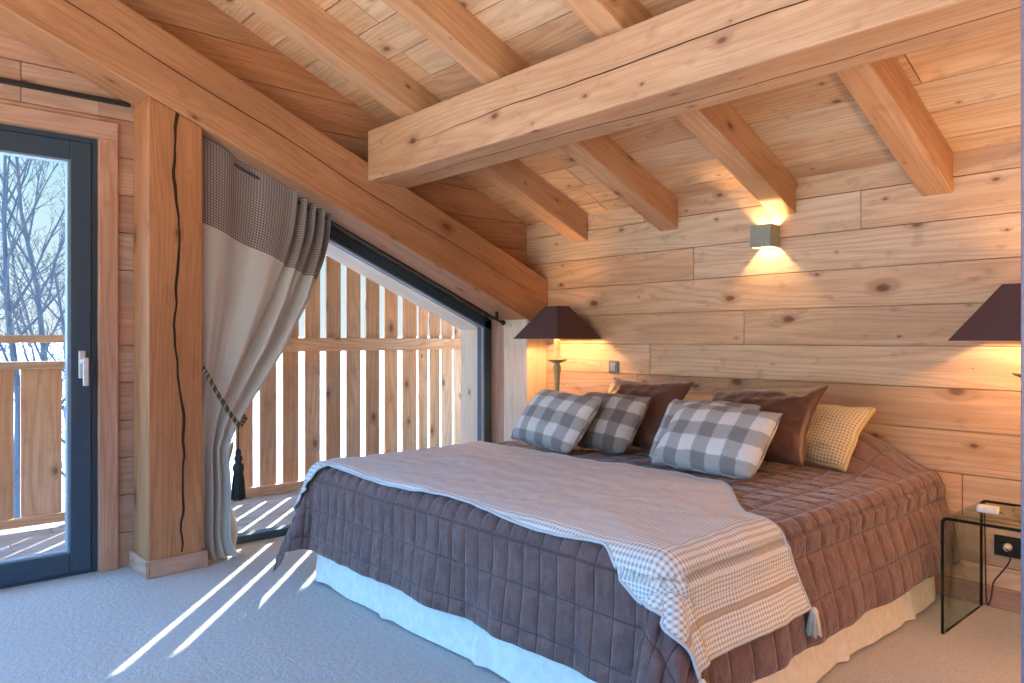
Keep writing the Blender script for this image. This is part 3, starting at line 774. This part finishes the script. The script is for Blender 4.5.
# throw across the foot of the bed
TU0, TU1 = xL-.29, xR+.295
def tv(u, t):
    oR = max(0, u-xR)/.295; oL = max(0, xL-u)/.29
    va = 1.715-.115*sm((u+1.50)/.22)+.025*mn.noise(Vector((u*2, 8, 0)))*(1-oR)-.13*sm((xL+.12-u)/.22)
    vb = 2.74-.46*sm((u+1.78)/.52)+.07*oR+.03*mn.noise(Vector((u*1.7, 3, 0)))
    return va+(vb-va)*t
def throw(s, t):
    u = TU0+(TU1-TU0)*s; v = tv(u, t)
    w = .006*mn.noise(Vector((u*6, v*10, 1)))+.004*mn.noise(Vector((u*16, v*20, 5)))+.012*max(0, mn.noise(Vector((u*2.2+v*2, v*5, 14))))
    return cloth(u, v)+cnorm(u, v)*(.029+w)
M['throw'] = checkm('houndstooth_wool_throw', .0138, (.82, .84, .83), (.62, .63, .62), (.33, .31, .32), band=((TU1-.105, TU1-.083), (TU0+.083, TU0+.105)), duty=.46)
thr = thing('throw_blanket', (-2.3, 2.2, .6), 'cream and grey fine-checked throw with corner tassels, spread across the foot of the bed', 'blanket')
mb = MB(); mb.grid(230, 84, throw, lambda s, t: (TU0+(TU1-TU0)*s, tv(TU0+(TU1-TU0)*s, t))); mb.build('cloth', M['throw'], thr, solid=.006)
mb = MB()
lp = [throw(i/200, 0) for i in range(201)]+[throw(1, i/40) for i in range(1, 41)]+[throw(1-i/200, 1) for i in range(1, 201)]+[throw(0, 1-i/40) for i in range(1, 41)]
mb.tube([p-Vector((0, 0, .002)) for p in lp], .0055, 6); mb.build('binding', M['piping'], thr)
for (s_, t_) in ((0, 0), (1, 0), (1, 1), (0, 1)):
    p = throw(s_, t_); mb = MB(); rr = random.Random(int(s_*2+t_))
    mb.lathe([(.012, -.028), (.014, -.018), (.010, -.006), (.004, 0)], 0, 0, 12)
    for k in range(46):
        a = rr.uniform(0, 6.28); q = math.sqrt(rr.random())
        mb.tube([(.011*q*math.cos(a), .011*q*math.sin(a), -.02), (.018*q*math.cos(a), .018*q*math.sin(a), -.045), (.025*q*math.cos(a), .025*q*math.sin(a), -.088+rr.uniform(-.006, .006))], .003, 5)
    ox = .014 if s_ == 1 else -.014
    mb.build('tassel', M['cream_tassel'], thr, xf=Matrix.Translation(p+Vector((ox, -.006 if t_ == 0 else 0, .004))))

# ------------------------------------------------------------------ cushions
def cushion(name, loc, w, h, th, lean, yaw, roll, mat, label, seed, group, uvo=(0, 0), trim=None, soft=.5, pinch=.06, rnd=0., crease=0.):
    X = Matrix.Translation(loc) @ Matrix.Rotation(math.radians(yaw), 4, 'Z') @ Matrix.Rotation(math.radians(-lean), 4, 'X') @ Matrix.Rotation(math.radians(roll), 4, 'Y')
    def pos(a, b, side):
        fx = 1-pinch*(1-b*b)*abs(a)**3; fz = 1-pinch*1.3*(1-a*a)*abs(b)**3
        cr_ = 1-rnd*(abs(a)*abs(b))**5
        x = a*w/2*fx*cr_; z = b*h/2*fz*cr_
        prof = (max(0, 1-abs(a)**2.6)*max(0, 1-abs(b)**2.6))**soft
        n_ = mn.noise(Vector((a*1.6+seed, b*1.6, side*2.)))*.10+mn.noise(Vector((a*4+seed, b*3, side*3.)))*.05
        y = side*th/2*prof*(1+n_*1.6)
        if crease: y += side*prof*crease*(mn.noise(Vector((a*5+b*3+seed, b*4-a*2, side*5.)))+.5*mn.noise(Vector((a*11+seed, b*9, side*4.))))
        # sag: weight collects in the lower half, the top droops back a little
        y += .02*(b-.2)*abs(b)*(1 if b > 0 else .4)
        x += .012*mn.noise(Vector((seed, b*2, 7)))*abs(a); z += .014*mn.noise(Vector((seed, a*2.2, 3)))
        return (x, y, z)
    mb = MB(); n = 46
    cz = lambda q: math.sin((q*2-1)*math.pi/2)
    for side in (-1, 1):
        mb.grid(n, n, lambda s, t: pos(cz(s), cz(t), side), lambda s, t: (uvo[0]+cz(s)*w/2, uvo[1]+cz(t)*h/2), flip=(side > 0))
    body = mb.build('cover', mat, None, xf=X)
    root = thing(name, loc, label, 'cushion', group); body.parent = root; body.matrix_parent_inverse = root.matrix_world.inverted()
    E_ = [pos(cz(i/40), -1, 1) for i in range(41)]+[pos(1, cz(i/40), 1) for i in range(1, 41)]+[pos(cz(1-i/40), 1, 1) for i in range(1, 41)]+[pos(-1, cz(1-i/40), 1) for i in range(1, 41)]
    m2 = MB(); m2.tube(E_, .0045 if trim is None else .011, 6); m2.build('piping' if trim is None else 'fringe', trim or mat, root, xf=X)
    return root
G1, G2, G3 = 'grey and white checked wool cushions', 'brown satin cushions', 'cream fine-checked cushions'
WL = dict(soft=.42, pinch=.02, rnd=.035)
cushion('cushion', (-1.865, 2.885, .752), .53, .355, .165, 40, -2, 0, M['wool_check'], 'grey and white checked wool cushion at the very front of the right-hand pile', 1, G1, (.03, .04), **WL)
cushion('cushion', (-2.04, 3.06, .752), .50, .355, .14, 34, 0, 0, M['wool_check'], 'checked wool cushion of the right-hand pile, mostly hidden behind the front one', 2, G1, (.05, .02), **WL)
cushion('cushion', (-2.925, 2.935, .75), .54, .36, .165, 36, -6, 3, M['wool_check'], 'grey and white checked wool cushion at far left of the bed, nearest the window', 3, G1, (.0, .05), **WL)
cushion('cushion', (-2.70, 3.10, .75), .50, .355, .15, 34, -4, 0, M['wool_check2'], 'checked wool cushion with browner tones, tucked behind the far left checked one', 4, G1, (.04, .03), **WL)
cushion('cushion', (-2.66, 3.31, .785), .60, .46, .15, 36, -4, 0, M['brown_velvet'], 'brown satin cushion of the left-hand pile, behind the two checked ones', 5, G2, pinch=.09, crease=.012)
cushion('cushion', (-1.90, 3.29, .785), .60, .47, .16, 41, -2, -6, M['brown_velvet'], 'brown satin cushion of the right-hand pile, standing tallest behind the checked ones', 6, G2, pinch=.09, crease=.014)
cushion('cushion', (-1.735, 3.51, .745), .50, .37, .12, 42, -2, 2, M['gold_check'], 'cream fine-checked cushion with golden fringe, rightmost on the bed', 7, G3, trim=M['gold'], crease=.006)
cushion('cushion', (-2.46, 3.55, .735), .46, .34, .11, 26, 0, 0, M['gold_check'], 'cream cushion just peeking out between the two brown satin ones', 8, G3, trim=M['gold'])

# ------------------------------------------------------------------ glass bedside tables
def glass_table(x0, x1, y0, y1, H_, label):
    root = thing('glass_bedside_table', ((x0+x1)/2, (y0+y1)/2, 0), label, 'bedside table', 'bent glass bedside tables')
    r = .025; t_ = .012; outer = [(x0, 0)]; n = 8
    outer += [(x0+r-r*math.cos(i/n*math.pi/2), H_-r+r*math.sin(i/n*math.pi/2)) for i in range(n+1)]
    outer += [(x1-r+r*math.sin(i/n*math.pi/2), H_-r+r*math.cos(i/n*math.pi/2)) for i in range(n+1)]+[(x1, 0)]
    ri = r-t_
    inner = [(x0+t_, 0)]+[(x0+r-ri*math.cos(i/n*math.pi/2), H_-r+ri*math.sin(i/n*math.pi/2)) for i in range(n+1)]
    inner += [(x1-r+ri*math.sin(i/n*math.pi/2), H_-r+ri*math.cos(i/n*math.pi/2)) for i in range(n+1)]+[(x1-t_, 0)]
    mb = MB(); k = len(outer)
    for P in (outer, inner):
        for y in (y0, y1): mb.v += [(p[0], y, p[1]) for p in P]
    for i in range(k-1):
        mb.face([i, k+i, k+i+1, i+1], [(0, 0)]*4, mi=0, smooth=True)
        mb.face([2*k+i, 2*k+i+1, 3*k+i+1, 3*k+i], [(0, 0)]*4, mi=0, smooth=True)
        mb.face([i, i+1, 2*k+i+1, 2*k+i], [(0, 0)]*4, mi=1)
        mb.face([k+i, 3*k+i, 3*k+i+1, k+i+1], [(0, 0)]*4, mi=1)
    for i in (0, k-1): mb.face([i, 2*k+i, 3*k+i, k+i], [(0, 0)]*4, mi=1)
    mb.build('bent_glass_sheet', [M['tglass'], M['gedge']], root)
    for fy in (y0+.02, y1-.02):
        for fx in (x0+.006, x1-.006):
            f = MB(); f.lathe([(.008, 0), (.008, .004)], fx, fy, 10); f.build('foot_pad', M['rubber'], root)
    return root
glass_table(-1.08, -.58, 3.31, 3.80, .478, 'clear bent-glass bedside table with dark edges, right of the bed')
glass_table(-3.885, -3.465, 3.37, 3.80, .478, 'bent-glass bedside table under the left lamp, in the corner beside the bed')

# ------------------------------------------------------------------ table lamps
def table_lamp(x, y, z, label, watts, hb=.213, ht=.058, zb=0):
    root = thing('table_lamp', (x, y, z), label, 'lamp', 'table lamps with pyramid shades')
    mb = MB(); mb.lathe([(.060, 0), (.066, .006), (.062, .018), (.048, .028), (.030, .040), (.024, .055), (.034, .066), (.040, .08), (.034, .096), (.020, .108)], x, y, 28)
    for k in range(3):
        a = k*2.094+.5; mb.tube([(x+.05*math.cos(a), y+.05*math.sin(a), .018), (x+.075*math.cos(a), y+.075*math.sin(a), .016), (x+.088*math.cos(a), y+.088*math.sin(a), .009)], [.012, .011, .008], 8)
    mb.build('foot', M['brass'], root, xf=Matrix.Translation((0, 0, z)))
    mb = MB(); mb.lathe([(.018, .10), (.014, .12), (.012, .16), (.017, .20), (.028, .215), (.034, .235), (.028, .252), (.018, .262), (.024, .275), (.016, .29), (.015, .36), (.018, .44), (.024, .50), (.030, .525), (.022, .545), (.018, .560)], x, y, 24)
    mb.build('baluster', M['brass'], root, xf=Matrix.Translation((0, 0, z)))
    mb = MB(); mb.lathe([(.018, .555), (.030, .560), (.062, .573), (.068, .582), (.066, .586), (.055, .580), (.02, .572)], x, y, 28); mb.build('drip_pan', M['brass'], root, xf=Matrix.Translation((0, 0, z)))
    mb = MB(); mb.lathe([(.021, .574), (.022, .60), (.021, .79), (.018, .802)], x, y, 20); mb.build('candle_sleeve', M['candle'], root, xf=Matrix.Translation((0, 0, z)))
    mb = MB(); mb.lathe([(.008, .80), (.014, .812), (.020, .83), (.023, .85), (.020, .87), (.010, .885), (0, .888)], x, y, 18); mb.build('bulb', M['bulb'], root, xf=Matrix.Translation((0, 0, z)))
    zb, zt_, th = z+.715+zb, z+.945, .004
    mb = MB()
    def q(h_, z_): return [(x-h_, y-h_, z_), (x+h_, y-h_, z_), (x+h_, y+h_, z_), (x-h_, y+h_, z_)]
    mb.v = q(hb, zb)+q(ht, zt_)+q(hb-th, zb)+q(ht-th, zt_)
    for i in range(4):
        j = (i+1) % 4
        mb.face([i, j, 4+j, 4+i], [(0, 0)]*4, mi=0); mb.face([8+j, 8+i, 12+i, 12+j], [(0, 0)]*4, mi=1)
        mb.face([j, i, 8+i, 8+j], [(0, 0)]*4, mi=0); mb.face([4+i, 4+j, 12+j, 12+i], [(0, 0)]*4, mi=0)
    mb.build('lamp_shade', [M['shade'], M['shadein']], root)
    mb = MB()
    for a in (0, math.pi/2): mb.tube([(x-ht*math.cos(a), y-ht*math.sin(a), zt_-.008), (x+ht*math.cos(a), y+ht*math.sin(a), zt_-.008)], .002, 6)
    mb.tube([(x, y, zt_-.008), (x, y, z+.885)], .002, 6); mb.build('shade_holder', M['brass'], root)
    add_light('bulb_light', 'POINT', (x, y, z+.852), watts, (1, .62, .31), .035, root)
    return root
table_lamp(-3.56, 3.60, .478, 'table lamp with plum pyramid shade on a slim candlestick base, left of the bed', 13, zb=.008)
table_lamp(-.828, 3.57, .478, 'table lamp with brown pyramid shade cut by the right picture edge', 13, .235, .083)

# things on the right table and on the wall
sw = thing('cord_dimmer', (-1.0, 3.52, .478), 'small ribbed white plastic dimmer block lying on the right glass table', 'dimmer')
mb = MB(); mb.box(-1.01, -.93, 3.50, 3.535, .4785, .508); mb.build('body', M['white'], sw, bevel=.009, seg=3)
mb = MB()
for k in range(9): mb.box(-1.0+k*.0078, -.9965+k*.0078, 3.499, 3.536, .486, .5095)
mb.build('rib', M['white'], sw, bevel=.001)
mb = MB(); mb.tube([(-.93, 3.52, .49), (-.92, 3.522, .484), (-.915, 3.524, .484)], .003, 6); mb.build('cord', M['black'], sw)
so = thing('wall_socket', (-.95, YB, .29), 'black double wall socket with a plug, low on the wall behind the glass table', 'socket')
mb = MB(); mb.box(-1.03, -.87, YB-.010, YB-.001, .235, .325); mb.build('cover_plate', M['socket'], so, bevel=.003, seg=2)
for sx_ in (-.99, -.91):
    mb = MB(); mb.lathe([(.024, 0), (.024, .004), (.020, .004), (.019, .001), (0, .001)], 0, 0, 24); mb.build('socket_well', M['black'], so, xf=Matrix.Translation((sx_, YB-.010, .28)) @ Matrix.Rotation(math.pi/2, 4, 'X'))
pc = thing('lamp_cord', (-.96, YB-.05, .28), 'plug and thin dark cord looping from the black socket down behind the glass table', 'cord')
mb = MB(); mb.lathe([(.017, 0), (.018, .012), (.012, .03), (.006, .038)], 0, 0, 18); mb.build('plug', M['chrome'], pc, xf=Matrix.Translation((-.975, YB-.012, .28)) @ Matrix.Rotation(math.pi/2, 4, 'X'))
mb = MB(); cp = [(-.975, 3.782, .28), (-.955, 3.77, .265), (-.955, 3.76, .23), (-.99, 3.765, .17), (-1.02, 3.775, .12), (-1.03, 3.78, .05), (-1.045, 3.785, .012), (-1.055, 3.80, .06), (-1.060, 3.806, .25), (-1.064, 3.808, .47)]
def smooth_path(cp, m=8):
    P = [Vector(p) for p in cp]; out = []
    for i in range(len(P)-1):
        p0, p1, p2, p3 = P[max(0, i-1)], P[i], P[i+1], P[min(len(P)-1, i+2)]
        for k in range(m):
            t = k/m; out.append(.5*((2*p1)+(p2-p0)*t+(2*p0-5*p1+4*p2-p3)*t*t+(3*p1-p0-3*p2+p3)*t**3))
    return out+[P[-1]]
mb.tube(smooth_path(cp), .003, 8); mb.build('cable', M['black'], pc)
ls = thing('light_switch', (-3.25, YB, 1.01), 'small square grey light switch on the plank wall right of the left lamp', 'light switch')
mb = MB(); mb.box(-3.29, -3.21, YB-.009, YB-.001, .972, 1.056); mb.build('cover_plate', M['switch'], ls, bevel=.002, seg=2)
mb = MB(); mb.box(-3.274, -3.226, YB-.013, YB-.009, .988, 1.040); mb.build('rocker', M['switch2'], ls, bevel=.002, seg=2)

sc = thing('wall_sconce', (-2.115, YB, 1.765), 'small sage-grey cube wall light shining up and down the headboard wall', 'wall light')
mb = MB(); x0, x1, y0, y1, z0, z1, t_ = -2.180, -2.058, YB-.105, YB-.001, 1.705, 1.828, .004
mb.box(x0, x1, y0, y0+t_, z0, z1); mb.box(x0, x1, y1-t_, y1, z0, z1); mb.box(x0, x0+t_, y0+t_, y1-t_, z0, z1); mb.box(x1-t_, x1, y0+t_, y1-t_, z0, z1)
mb.build('housing', M['sconce'], sc, bevel=.001)
mb = MB(); mb.tube([(-2.119, YB-.075, 1.7665), (-2.119, YB-.03, 1.7665)], .006, 10); mb.build('bulb', M['bulb'], sc)
add_light('sconce_light', 'POINT', (-2.119, YB-.072, 1.7665), 8, (1, .66, .33), .008, sc)


# floor lamp added out of view to warm the right side of the room
fl = thing('added_floor_lamp', (.75, 2.9, 0), 'added warm fill lamp with drum shade near the right wall, out of view', 'lamp')
mb = MB(); mb.lathe([(.15, 0), (.15, .012), (.02, .025)], .75, 2.9, 32); mb.build('base', M['black'], fl)
mb = MB(); mb.tube([(.75, 2.9, .02), (.75, 2.9, 1.42)], .011, 12); mb.build('pole', M['black'], fl)
mb = MB(); mb.lathe([(.02, 1.42), (.035, 1.46), (.035, 1.50), (.01, 1.53), (0, 1.532)], .75, 2.9, 20); mb.build('bulb', M['bulb'], fl)
mb = MB(); mb.grid(40, 1, lambda a, t: (.75+(.24-.05*t)*math.cos(a*6.2832), 2.9+(.24-.05*t)*math.sin(a*6.2832), 1.40+.26*t), close_u=True); mb.build('lamp_shade', M['shadein'], fl, solid=.003)
add_light('bulb_light', 'POINT', (.75, 2.9, 1.49), 95, (1, .56, .24), .05, fl)

# two low uplighters added out of view to wash the rafters from below
for (lx, ly, w, txt) in ((-1.3, -.15, 30, 'squat black fill light added on the carpet opposite the glass door, out of view'), (.55, 1.7, 30, 'squat black fill light added on the carpet near the right wall, out of view')):
    ul = thing('added_uplighter', (lx, ly, 0), txt, 'lamp', 'added floor uplighters')
    mb = MB(); mb.lathe([(.10, 0), (.11, .02), (.05, .05), (.04, .20), (.09, .30), (.15, .36), (.145, .36), (.085, .30), (0, .285)], lx, ly, 32); mb.build('bowl', M['black'], ul)
    mb = MB(); mb.lathe([(0, .30), (.03, .305), (.03, .33), (0, .345)], lx, ly, 20); mb.build('bulb', M['bulb'], ul)
    add_light('fill_uplight', 'SPOT', (lx, ly, .33), w*4, (1, .80, .60), .06, ul, spot_size=math.radians(150), spot_blend=.6).rotation_euler = (math.pi, 0, 0)
